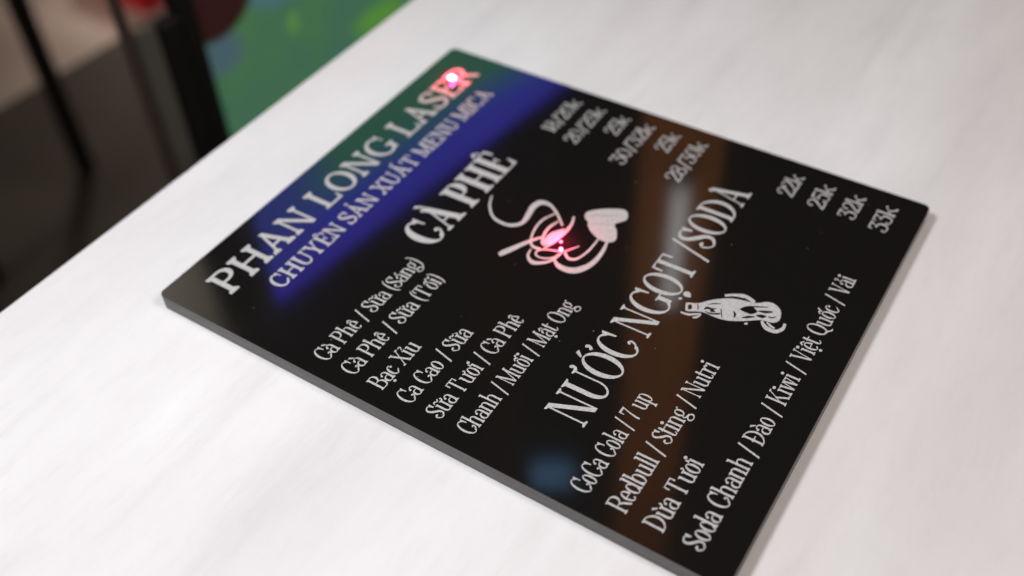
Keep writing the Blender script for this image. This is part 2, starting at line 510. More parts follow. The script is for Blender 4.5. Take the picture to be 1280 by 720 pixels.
def glyph(ch, g, w):
    """Draws ch with body width w; returns the advance."""
    T, t, sl, h, X = g.T, g.t, g.sl, g.h, g.xh
    m = T + 2 * sl
    if ch in 'PRBD' or ch == 'Đ':
        g.stem(sl, T, 0, 1)
        g.foot(sl, T, 0, 1, 1, 0.2 if ch in 'BD' or ch == 'Đ' else 1)
        g.foot(sl, T, 1, -1, 1, 0)
        x = sl + T * 0.7
        if ch in 'PRB':
            b = 0.46 if ch != 'B' else 0.5
            cy, ry = (1 + b) / 2, (1 - b) / 2
            rx = min((w - x) * 0.62, 0.34)
            cx = w - rx - (0.03 if ch != 'P' else 0)
            g.rect(x, 1 - t, cx, 1)
            g.rect(x, b, cx, b + t)
            g.ring(cx, cy, rx, ry, -90, 90)
        if ch == 'R':
            g.curve([(x + (w - x) * 0.40, b + t * 0.6, T * 0.8), (x + (w - x) * 0.64, 0.34, T * 0.95), (w - T * 0.50, 0.1, T * 0.95), (w + T * 0.1, 0.02, t)])
        if ch == 'B':
            rx = min((w - x) * 0.62, 0.36)
            cx = w - rx + 0.03
            g.rect(x, 0, cx, t)
            g.rect(x, 0.5 - t * 0.15, cx, 0.5 + t * 0.85)
            g.ring(cx, 0.26, rx, 0.26 + t * 0.3, -90, 90)
        if ch in 'DĐ':
            rx = min(w - x, 0.46)
            cx = w - rx
            g.rect(x, 0, cx, t)
            g.rect(x, 1 - t, cx, 1)
            g.ring(cx, 0.5, rx, 0.5, -90, 90)
        if ch == 'Đ':
            g.rect(sl - sl * 0.9, 0.46, sl + T + 0.16, 0.46 + max(t, 0.06))
        return w
    if ch == 'H':
        for x in (sl, w - sl - T):
            g.stem(x, T, 0, 1)
            g.foot(x, T)
            g.foot(x, T, 1, -1)
        g.rect(sl + T, 0.48, w - sl - T, 0.48 + t)
        return w
    if ch == 'I' or ch == '1':
        g.stem(sl, T, 0, 1)
        g.foot(sl, T)
        if ch == 'I':
            g.foot(sl, T, 1, -1)
        else:
            g.poly((sl + T, 1), (sl, 1), (0, 0.82), (0, 0.76), (sl, 0.84))
        return m
    if ch == 'A':
        g.bar(sl * 0.9, 0, w * 0.5 - t * 0.6, 1, t)
        g.bar(w - sl - T, 0, w * 0.5 - T * 0.75, 1, T)
        g.rect(w * 0.26, 0.3, w * 0.70, 0.3 + t)
        g.foot(sl * 0.9, t)
        g.foot(w - sl - T, T)
        if g.ball > 0.5:
            g.curve([(w * 0.5, 0.985, t), (w * 0.36, 1.02, t * 1.5), (w * 0.30, 0.95, t * 1.2)])
        return w
    if ch in 'VYXW':
        if ch == 'V':
            g.bar(w * 0.5 - T * 0.3, 0, sl, 1, T)
            g.bar(w * 0.5 + T * 0.05, 0, w - sl - t, 1, t)
            g.foot(sl, T, 1, -1)
            g.foot(w - sl - t, t, 1, -1)
        if ch == 'Y':
            c = w / 2
            g.stem(c - T / 2, T, 0, 0.5)
            g.foot(c - T / 2, T)
            g.bar(c - T / 2, 0.44, sl, 1, T)
            g.bar(c + T / 2 - t, 0.44, w - sl - t, 1, t)
            g.foot(sl, T, 1, -1)
            g.foot(w - sl - t, t, 1, -1)
        if ch == 'X':
            g.bar(w - sl - T, 0, sl, 1, T)
            g.bar(sl, 0, w - sl - t, 1, t)
            g.foot(w - sl - T, T)
            g.foot(sl, t)
            g.foot(sl, T, 1, -1)
            g.foot(w - sl - t, t, 1, -1)
        return w
    if ch == 'N':
        a, b = sl, w - sl - t
        g.stem(a, t, 0, 1)
        g.stem(b, t, 0, 1)
        g.bar(b + t - T * 0.95, 0, a - T * 0.05, 1, T)
        g.foot(a, t)
        g.foot(b, t, 1, -1)
        g.foot(a, t, 1, -1, 1, 0)
        return w
    if ch == 'M':
        a, b = sl, w - sl - T
        g.stem(a, t, 0, 1)
        g.stem(b, T, 0, 1)
        c = (a + t + b) / 2
        g.bar(c - T * 0.5, 0.02, a - T * 0.1, 1, T)
        g.bar(c - t * 0.4, 0.02, b + T - t * 1.2, 1, t)
        g.foot(a, t)
        g.foot(b, T)
        g.foot(a, t, 1, -1, 1, 0)
        g.foot(b, T, 1, -1, 0, 1)
        return w
    if ch in 'LE':
        g.stem(sl, T, 0, 1)
        g.foot(sl, T, 1, -1, 1, 1 if ch == 'L' else 0)
        g.rect(0, 0, w, h)
        g.poly((w - T * 0.25, 0), (w + T * 0.12, 0), (w + T * 0.2, 0.30), (w + T * 0.02, 0.30), (w - T * 0.5, h))
        if ch == 'E':
            g.rect(sl, 1 - h, w * 0.95, 1)
            g.poly((w * 0.95 - T * 0.25, 1), (w * 0.95, 1), (w * 0.95 + 0.02, 0.72), (w * 0.95 - 0.05, 0.72), (w * 0.95 - T * 0.5, 1 - h))
            g.rect(sl + T, 0.49, w * 0.74, 0.49 + t)
            g.rect(w * 0.74 - t * 0.7, 0.40, w * 0.74, 0.62)
        return w
    if ch == 'T':
        c = w / 2 - T / 2
        g.stem(c, T, 0, 1)
        g.foot(c, T)
        g.rect(0, 1 - h, w, 1)
        for a, b in ((0, 1), (w, -1)):
            g.poly((a, 1), (a - b * 0.015, 0.72), (a + b * 0.05, 0.72), (a + b * T * 0.5, 1 - h), (a + b * T * 0.5, 1))
        return w
    if ch in 'OQ0':
        y = 1.0
        g.ring(w / 2, 0.5, w / 2, 0.515, 0, 360, T * (0.8 if ch == '0' else 1.05), t)
        if ch == 'Q':
            g.curve([(w * 0.40, 0.08, t), (w * 0.62, 0.02, T * 0.8), (w * 0.86, -0.14, T * 0.8), (w * 1.08, -0.16, t)])
        return w
    if ch in 'CG':
        a1 = 308
        g.ring(w * 0.56, 0.5, w * 0.56, 0.515, 52, a1, T * 1.05, t)
        cx, rx = w * 0.56, w * 0.56
        tx, ty = cx + (rx - T * 0.4) * math.cos(math.radians(52)), 0.5 + 0.5 * math.sin(math.radians(52))
        g.poly((tx + 0.06, 1.02), (tx + 0.015, 1.02), (tx - 0.06, 0.93), (tx - 0.0, 0.82), (tx + 0.03, 0.66), (tx + 0.075, 0.66))
        if ch == 'C':
            bx, by = cx + (rx - T * 0.5) * math.cos(math.radians(a1)), 0.5 + 0.49 * math.sin(math.radians(a1))
            if g.ball > 0.5:
                g.curve([(bx - 0.06, by - 0.02, t), (bx + 0.05, by + 0.04, t * 1.1), (bx + 0.10, by + 0.14, t * 1.2), (bx + 0.07, by + 0.21, t * 1.3), (bx + 0.01, by + 0.20, t)], 5)
                g.dot(bx + 0.02, by + 0.18, t * 0.7)
            else:
                g.curve([(bx - 0.03, by, t), (bx + 0.06, by + 0.08, t * 1.1), (bx + 0.10, by + 0.16, t * 0.9)])
        else:
            g.stem(w - T * 0.95, T, 0.06, 0.42)
            g.rect(w - T * 0.95 - sl, 0.42 - h, w + 0.05 + sl * 0.4, 0.42)
        return w * 1.04
    if ch == 'S':
        L, R = T * 0.45, w - T * 0.45
        c = w / 2
        g.curve([(R - 0.02, 0.80, t * 1.1), (R - 0.08, 0.93, t), (c, 0.975, t * 1.15), (L + 0.03, 0.87, T * 0.8), (L + 0.05, 0.69, T), (c, 0.52, T * 1.15),
                 (R - 0.02, 0.34, T), (R - 0.01, 0.15, T * 0.8), (c, 0.025, t * 1.15), (L + 0.05, 0.08, t), (L - 0.02, 0.22, t * 1.1)], 6)
        if g.ball > 0.5:
            g.curve([(L + 0.02, 0.10, t), (L - 0.03, 0.24, t * 1.2), (L + 0.05, 0.33, t * 1.4), (L + 0.12, 0.29, t)], 5)
            g.dot(L + 0.05, 0.30, t * 0.85)
            g.poly((R + 0.03, 1.0), (R - 0.02, 1.0), (R - 0.10, 0.93), (R - 0.03, 0.72), (R + 0.03, 0.72))
        else:
            g.poly((R + 0.03, 1.01), (R - 0.03, 1.01), (R - 0.08, 0.92), (R - 0.04, 0.70), (R + 0.03, 0.70))
            g.poly((L - 0.05, -0.01), (L + 0.01, -0.01), (L + 0.06, 0.08), (L + 0.02, 0.31), (L - 0.05, 0.31))
        return w
    if ch == 'U':
        a, b = sl, w - sl - t
        rx = (b + t - a) / 2
        g.stem(a, T, 0.34, 1)
        g.stem(b, t, 0.34, 1)
        g.ring(a + rx, 0.345, rx, 0.36, 180, 360, T, t * 1.2, 20, t)
        g.foot(a, T, 1, -1)
        g.foot(b, t, 1, -1)
        return w
    if ch == 'K' or ch == 'k':
        H = 1.0 if ch == 'K' else 1.03
        q = 0.42 if ch == 'K' else 0.30
        tp = 1.0 if ch == 'K' else X
        g.stem(sl, T, 0, H)
        g.foot(sl, T)
        g.foot(sl, T, H, -1, 1, 1 if ch == 'K' else 0)
        g.bar(sl + T * 0.8, q - 0.06, w - sl - t * 1.2, tp, t)
        g.bar(w - sl - T * 0.9, 0, sl + T + (w - sl - T) * 0.12, q + 0.16, T)
        g.foot(w - sl - T * 0.9, T, 0, 1, 0.7, 1)
        g.foot(w - sl - t * 1.2, t, tp, -1)
        return w
    # ------------ figures
    if ch == '2':
        R = w - T * 0.45
        g.curve([(T * 0.45, 0.70, T * 0.8), (T * 0.5, 0.86, t), (w * 0.5, 0.975, t), (R, 0.84, T * 0.8), (R - 0.02, 0.64, T), (w * 0.5, 0.36, T * 0.8), (T * 0.5, 0.10, t * 1.2), (T * 0.25, 0.0, t)], 6)
        g.dot(T * 0.6, 0.71, T * 0.55)
        g.rect(0, 0, w, max(h, 0.09))
        g.rect(w - t, 0, w, 0.24)
        return w
    if ch == '3':
        R = w - T * 0.45
        g.rect(0, 0.92, w * 0.96, 1.0)
        g.rect(0, 0.76, t, 1.0)
        g.bar(w * 0.34, 0.56, w * 0.76, 0.94, t * 1.2)
        g.curve([(w * 0.30, 0.585, t), (w * 0.55, 0.60, t * 1.1), (R - 0.02, 0.50, T * 0.8), (R, 0.30, T), (R - 0.05, 0.10, T * 0.7), (w * 0.5, 0.02, t), (T * 0.4, 0.08, t), (T * 0.4, 0.22, T * 0.7)], 6)
        g.dot(T * 0.55, 0.22, T * 0.5)
        return w
    if ch == '5':
        R = w - T * 0.45
        g.rect(w * 0.12, 0.9, w * 0.92, 1.0)
        g.rect(w * 0.12, 0.48, w * 0.12 + t, 0.95)
        g.curve([(w * 0.14, 0.50, t), (w * 0.5, 0.62, t * 1.2), (R, 0.48, T * 0.85), (R, 0.28, T), (R - 0.04, 0.10, T * 0.7), (w * 0.5, 0.02, t), (T * 0.4, 0.08, t), (T * 0.4, 0.2, T * 0.7)], 6)
        g.dot(T * 0.55, 0.21, T * 0.5)
        return w
    if ch == '7':
        g.rect(0, 0.9, w, 1.0)
        g.rect(0, 0.72, t, 0.95)
        g.curve([(w - t * 0.6, 0.95, t), (w * 0.62, 0.55, T * 0.7), (w * 0.45, 0.22, T), (w * 0.42, 0.0, T)], 6)
        return w
    if ch == '8':
        g.ring(w / 2, 0.755, w * 0.43, 0.255, 0, 360, T * 0.75, t)
        g.ring(w / 2, 0.27, w * 0.5, 0.28, 0, 360, T * 0.9, t)
        return w
    if ch == '/':
        g.bar(0, -0.12, w - t * 1.5, 1.02, t * 1.7)
        return w
    if ch == '(':
        g.curve([(w, 1.08, t), (w * 0.5, 0.86, T * 0.7), (w * 0.32, 0.46, T), (w * 0.5, 0.08, T * 0.7), (w, -0.14, t)], 6)
        return w
    if ch == ')':
        g.curve([(0, 1.08, t), (w * 0.5, 0.86, T * 0.7), (w * 0.68, 0.46, T), (w * 0.5, 0.08, T * 0.7), (0, -0.14, t)], 6)
        return w
    # ------------ lower case
    if ch in 'hnum' or ch in 'ri':
        if ch == 'h':
            g.stem(sl, T, 0, 1.06)
            g.foot(sl, T, 1.06, -1, 1, 0)
        elif ch in 'nri':
            g.stem(sl, T, 0, X)
            g.foot(sl, T, X, -1, 1, 0)
        if ch == 'i':
            g.foot(sl, T)
            return m
        if ch == 'r':
            g.foot(sl, T)
            g.curve([(sl + T * 0.6, X * 0.66, t), (sl + T + (w - sl - T) * 0.4, X * 0.97, t * 1.2), (w - t, X * 0.95, t * 1.3)])
            g.dot(w - t * 0.5, X * 0.88, T * 0.55)
            return w
        if ch in 'hn':
            b = w - sl - T
            rx = (b + T - sl - T * 0.4) / 2
            g.foot(sl, T, 0, 1, 1, 0.75)
            g.stem(b, T, 0, X - 0.2)
            g.foot(b, T, 0, 1, 0.75, 1)
            g.ring(b + T - rx, X - 0.22, rx, 0.23, 0, 165, t, t * 1.15, 16, T)
            return w
        if ch == 'u':
            b = w - sl - T
            g.stem(sl, T, 0.2, X)
            g.foot(sl, T, X, -1, 1, 0)
            g.stem(b, T, 0, X)
            g.foot(b, T, X, -1, 1, 0)
            g.foot(b, T, 0, 1, 0, 1)
            rx = (b + T * 0.6 - sl) / 2
            g.ring(sl + rx, 0.215, rx, 0.23, 180, 345, T, t * 1.15, 16, t)
            return w
    if ch == 'o':
        g.ring(w / 2, X / 2, w / 2, X / 2 + 0.015, 0, 360, T, t)
        return w
    if ch == 'c':
        g.ring(w * 0.56, X / 2, w * 0.56, X / 2 + 0.015, 60, 312, T, t)
        g.dot(w * 0.80, X * 0.80, T * 0.62)
        bx, by = w * 0.56 + w * 0.46 * math.cos(math.radians(312)), X / 2 * (1 + math.sin(math.radians(312)))
        g.curve([(bx - 0.03, by + 0.01, t), (bx + 0.05, by + 0.06, t), (bx + 0.09, by + 0.12, t * 0.7)])
        return w
    if ch == 'e':
        g.ring(w * 0.53, X / 2, w * 0.53, X / 2 + 0.015, 0, 315, T, t)
        g.rect(T * 0.6, X * 0.5 - t * 0.2, w * 1.02, X * 0.5 + t * 0.8)
        return w
    if ch == 'a':
        b = w - T - sl * 0.4
        g.stem(b, T, 0.0, X * 0.70)
        g.foot(b, T, 0, 1, 0, 0.9)
        g.curve([(b + T * 0.5, X * 0.66, T), (b + T * 0.25, X * 0.88, t * 1.4), (w * 0.46, X * 0.98, t * 1.1), (w * 0.2, X * 0.86, t * 1.2)])
        g.dot(w * 0.20, X * 0.80, T * 0.58)
        g.ring(w * 0.46, X * 0.29, w * 0.46, X * 0.31, 60, 330, T * 0.95, t)
        return w
    if ch in 'dbpqg' and ch != 'g':
        rx = (w - sl) / 2
        if ch == 'd':
            b = w - T - sl * 0.5
            g.stem(b, T, 0, 1.06)
            g.foot(b, T, 1.06, -1, 1, 0)
            g.foot(b, T, 0, 1, 0, 1)
            g.ring(rx, X / 2, rx, X / 2 + 0.01, 30, 330, T, t)
        elif ch == 'b':
            g.stem(sl, T, 0, 1.06)
            g.foot(sl, T, 1.06, -1, 1, 0)
            g.ring(w - rx, X / 2, rx, X / 2 + 0.01, -150, 150, T, t)
        else:
            g.stem(sl, T, -0.32, X)
            g.foot(sl, T, X, -1, 1, 0)
            g.foot(sl, T, -0.32, 1)
            g.ring(w - rx, X / 2, rx, X / 2 + 0.01, -150, 150, T, t)
        return w
    if ch == 'g':
        g.ring(w * 0.45, X * 0.66, w * 0.42, X * 0.36, 0, 360, T * 0.9, t)
        g.curve([(w * 0.72, X * 0.9, t), (w * 0.9, X * 1.02, t * 1.2), (w * 1.02, X * 0.98, t * 1.3)])
        g.curve([(w * 0.25, X * 0.36, t), (w * 0.12, X * 0.22, t * 1.2), (w * 0.3, X * 0.1, T * 0.7), (w * 0.8, X * 0.02, T * 0.7)])
        g.ring(w * 0.5, -0.13, w * 0.5, 0.16, 0, 360, T * 0.8, t)
        return w
    if ch == 'l':
        g.stem(sl, T, 0, 1.06)
        g.foot(sl, T)
        g.foot(sl, T, 1.06, -1, 1, 0)
        return m
    if ch == 't':
        g.stem(sl, T, 0.12, X + 0.2)
        g.rect(0, X - t * 1.1, w, X)
        g.curve([(sl + T * 0.5, 0.16, T), (sl + T * 0.75, 0.04, T * 0.7), (w * 0.80, 0.03, t), (w, 0.13, t * 0.8)])
        return w
    if ch == 'w':
        q = (w - sl) / 2
        for x in (0, q * 0.98):
            g.bar(x + q * 0.5 - T * 0.2, 0, x + sl * 0.6, X, T)
            g.bar(x + q * 0.5 + T * 0.1, 0, x + q + sl * 0.3 - t * 0.2, X, t)
            g.foot(x + sl * 0.6, T, X, -1)
        g.foot(2 * q - t, t, X, -1, 1, 0.6)
        return w
    raise KeyError(ch)


WIDTH = {'P': .74, 'R': .84, 'B': .74, 'D': .84, 'Đ': .84, 'H': .94, 'A': .88, 'V': .84, 'Y': .86, 'X': .86, 'N': .9, 'M': 1.1, 'L': .7, 'E': .7,
         'T': .8, 'O': .9, 'Q': .9, 'C': .78, 'G': .86, 'S': .66, 'U': .86, 'K': .86, 'I': .4, '0': .62, '1': .4, '2': .62, '3': .62, '5': .62, '7': .62,
         '8': .64, '/': .5, '(': .34, ')': .34, 'h': .74, 'n': .74, 'u': .74, 'r': .52, 'i': .4, 'o': .6, 'c': .54, 'e': .56, 'a': .62, 'd': .68, 'b': .68,
         'p': .68, 'g': .64, 'l': .4, 't': .44, 'w': .98, 'k': .74}
MARKS = {'à': 'a`', 'ê': 'e^', 'ữ': 'u+~', 'á': 'a\'', 'ố': 'o^\'', 'ạ': 'a.', 'ỉ': 'i?', 'ư': 'u+', 'ơ': 'o+', 'ậ': 'a^.', 'ấ': 'a^\'', 'ả': 'a?',
         'ừ': 'u+`', 'ệ': 'e^.', 'À': 'A`', 'Ê': 'E^', 'Ả': 'A?', 'Ấ': 'A^\'', 'Ư': 'U+', 'Ớ': 'O+\'', 'Ọ': 'O.'}


def lay(text, st):
    """Returns polygons of a whole line, cap height 1, starting at x = 0."""
    res, x = [], 0.0
    for ch in text:
        if ch == ' ':
            x += st['space']
            continue
        if ch == '\u2009':
            x += 0.09
            continue
        base, marks = (MARKS[ch][0], MARKS[ch][1:]) if ch in MARKS else (ch, '')
        g = Pen(st['T'], st['t'], st['sl'], st['h'], st['xh'], st['ball'])
        w = WIDTH[base] * st['w']
        adv = glyph(base, g, w)
        up = 1.0 if base.isupper() else st['xh']
        c = adv * 0.48
        k = st['T'] * 0.62 + 0.02
        y = up + 0.045
        if base == 'i' and not marks:
            g.dot(c, up + 0.19, k * 1.0)
        for q in marks:
            if q == '^':
                g.poly((c - 0.15, y), (c - 0.07, y), (c, y + 0.08), (c + 0.07, y), (c + 0.15, y), (c + 0.04, y + 0.15), (c - 0.04, y + 0.15))
            if q == '+':
                r = adv * 0.93
                g.curve([(r - 0.02, up - 0.05, k * .8), (r + 0.05, up + 0.02, k * 0.75), (r + 0.05, up + 0.09, k * 0.7)], 4)
                g.dot(r + 0.03, up + 0.09, k * 0.48)
            if q == "'":
                o = 0.10 if '^' in marks else 0.0
                g.poly((c - 0.05 + o, y + o * 0.8), (c + 0.01 + o, y + o * 0.8), (c + 0.14 + o, y + 0.15 + o * 0.8), (c + 0.04 + o, y + 0.17 + o * 0.8))
            if q == '`':
                g.poly((c + 0.06, y), (c + 0.0, y), (c - 0.16, y + 0.19), (c - 0.05, y + 0.22))
            if q == '?':
                g.curve([(c - 0.05, y + 0.20, k * 0.7), (c + 0.03, y + 0.25, k * 0.6), (c + 0.08, y + 0.18, k * 0.7), (c + 0.02, y + 0.09, k * 0.6), (c, y, k * 0.5)], 4)
            if q == '~':
                g.curve([(c - 0.17, y + 0.03, k * 0.6), (c - 0.08, y + 0.14, k * 0.8), (c + 0.05, y + 0.05, k * 0.8), (c + 0.15, y + 0.15, k * 0.6)], 5)
            if q == '.':
                g.dot(c, -0.15, k * 0.95)
        for kind, pts in g.out:
            if kind == 'p':
                res.append((kind, [(px + x, py) for px, py in pts]))
            else:
                res.append((kind, [((a[0] + x, a[1]), (b[0] + x, b[1])) for a, b in pts]))
        x += adv + st['gap']
    return res


HEAD = dict(T=.16, t=.09, sl=.085, h=.085, xh=.66, ball=0, w=.98, gap=.08, space=.36)
SUB = dict(T=.15, t=.09, sl=.075, h=.075, xh=.66, ball=0, w=.88, gap=.06, space=.28)
BOLD = dict(T=.19, t=.055, sl=.075, h=.05, xh=.66, ball=1, w=.83, gap=.03, space=.2)
TITLE = dict(T=.122, t=.042, sl=.07, h=.038, xh=.66, ball=1, w=.74, gap=.04, space=.22)
ITEM = dict(T=.097, t=.048, sl=.05, h=.045, xh=.68, ball=1, w=.65, gap=.03, space=.25)
PRICE = dict(T=.13, t=.065, sl=.055, h=.055, xh=.66, ball=1, w=1.0, gap=.06, space=.12)
ZI = 0.00004


def strokes(bm, polys, fx):
    n = 0
    for kind, pts in polys:
        z = ZI + (n % 37) * 0.0000012
        n += 1
        if kind == 'p':
            vs = [bm.verts.new((*fx(p), z)) for p in pts]
            try:
                f = bm.faces.new(vs)
                f.normal_update()
                if f.normal.z < 0:
                    f.normal_flip()
            except ValueError:
                pass
        else:
            prev = None
            for a, b in pts:
                cur = (bm.verts.new((*fx(a), z)), bm.verts.new((*fx(b), z)))
                if prev:
                    f = bm.faces.new((prev[0], prev[1], cur[1], cur[0]))
                    f.normal_update()
                    if f.normal.z < 0:
                        f.normal_flip()
                prev = cur


def put(name, bm, material, parent, z=0.0):
    me = bpy.data.meshes.new(name)
    bm.to_mesh(me)
    bm.free()
    me.materials.append(material)
    o = bpy.data.objects.new(name, me)
    COL.objects.link(o)
    o.parent = parent
    o.location = (0, 0, T + z)
    return o


def line(name, text, st, x0, x1, y, cap, material, parent):
    polys = lay(text, st)
    xs = [p[0] for kd, pts in polys for q in pts for p in ([q] if kd == 'p' else q)]
    lo, hi = min(xs), max(xs)
    sx = (x1 - x0) / (hi - lo)
    bm = bmesh.new()
    strokes(bm, polys, lambda p: ((x0 + (p[0] - lo) * sx) * S - OX, (y + p[1] * cap) * S - OY))
    return put(name, bm, material, parent)


# ------------------------------------------------------------------ the black acrylic menu sign
GW, GH = 250.0, 297.15
OX, OY = GW / 2 * S, -GH / 2 * S
sign = empty('menu_sign', (OX, OY, -T), 'glossy black acrylic menu sign with white engraved drink list lying on white table', 'menu sign')
ACR = mat('black_acrylic', (0.0075, 0.007, 0.0065), 0.03, 2.2)
k = NT(ACR)
sm = k.noise(30, 4, 0.6)
k.l(k.ramp(sm, [(0.35, (0.05,) * 3), (0.75, (0.09,) * 3)]).outputs[0], k.b.inputs['Roughness'])
EDGE = mat('cut_acrylic_edge', (0.16, 0.155, 0.15), 0.45)
k = NT(EDGE)
k.l(k.mix(k.noise(120, 3, 0.5, (1, 1, 0.2)), (0.10, 0.097, 0.094), (0.15, 0.146, 0.142)), k.b.inputs['Base Color'])
bm = slab(rounded(-GW / 2 * S, -GH / 2 * S, GW / 2 * S, GH / 2 * S, 3.4 * S), 0.0, T)
link('panel', bm, [ACR, EDGE], sign)
ENG = mat('white_engraving', (0.66, 0.645, 0.635), 0.75)
k = NT(ENG)
k.l(k.ramp(k.noise(1300, 4, 0.7), [(0.3, (0.34, 0.335, 0.33)), (0.68, (0.58, 0.573, 0.565))]).outputs[0], k.b.inputs['Base Color'])

line('heading', 'PHAN LONG LASER', HEAD, 18.3, 234.0, -31.0, 17.6, ENG, sign)
line('subheading', 'CHUYÊN SẢN XUẤT MENU MICA', SUB, 33.7, 221.0, -49.6, 10.4, ENG, sign)
line('section_title', 'CÀ PHÊ', BOLD, 94.5, 174.0, -95.5, 21.0, ENG, sign)
line('section_title', 'NƯỚC NGỌT /SODA', TITLE, 37.0, 213.5, -215.3, 19.6, ENG, sign)
ROWS = [('Cà Phê / Sữa (Sáng)', 83.5, -98.2, '18/20k', 207.0), ('Cà Phê / Sữa (T\u2009ối)', 79.5, -114.0, '20/25k', 203.8),
        ('Bạc Xỉu', 38.5, -129.8, '25k', 221.7), ('Ca Cao / Sữa', 57.8, -145.3, '30/32k', 200.6),
        ('Sữa T\u2009ươi / Cà Phê', 77.0, -161.2, '25k', 222.2), ('Chanh / Muối / Mật Ong', 97.5, -177.5, '28/30k', 202.5),
        ('CoCa Cola / 7 up', 66.5, -233.2, '22k', 221.0), ('Redbull / Sting / Nutri', 97.0, -250.2, '25k', 219.7),
        ('Dừa T\u2009ươi', 46.5, -266.4, '32k', 220.0), ('Soda Chanh / Đào / Kiwi / Việt Quốc / Vải', 179.5, -283.0, '33k', 218.5)]
for text, x1, y, price, px in ROWS:
    line('menu_item', text, ITEM, 9.0, x1, y, 9.2, ENG, sign)
    line('price', price, PRICE, px, 239.3, y - 1.0, 9.0, ENG, sign)

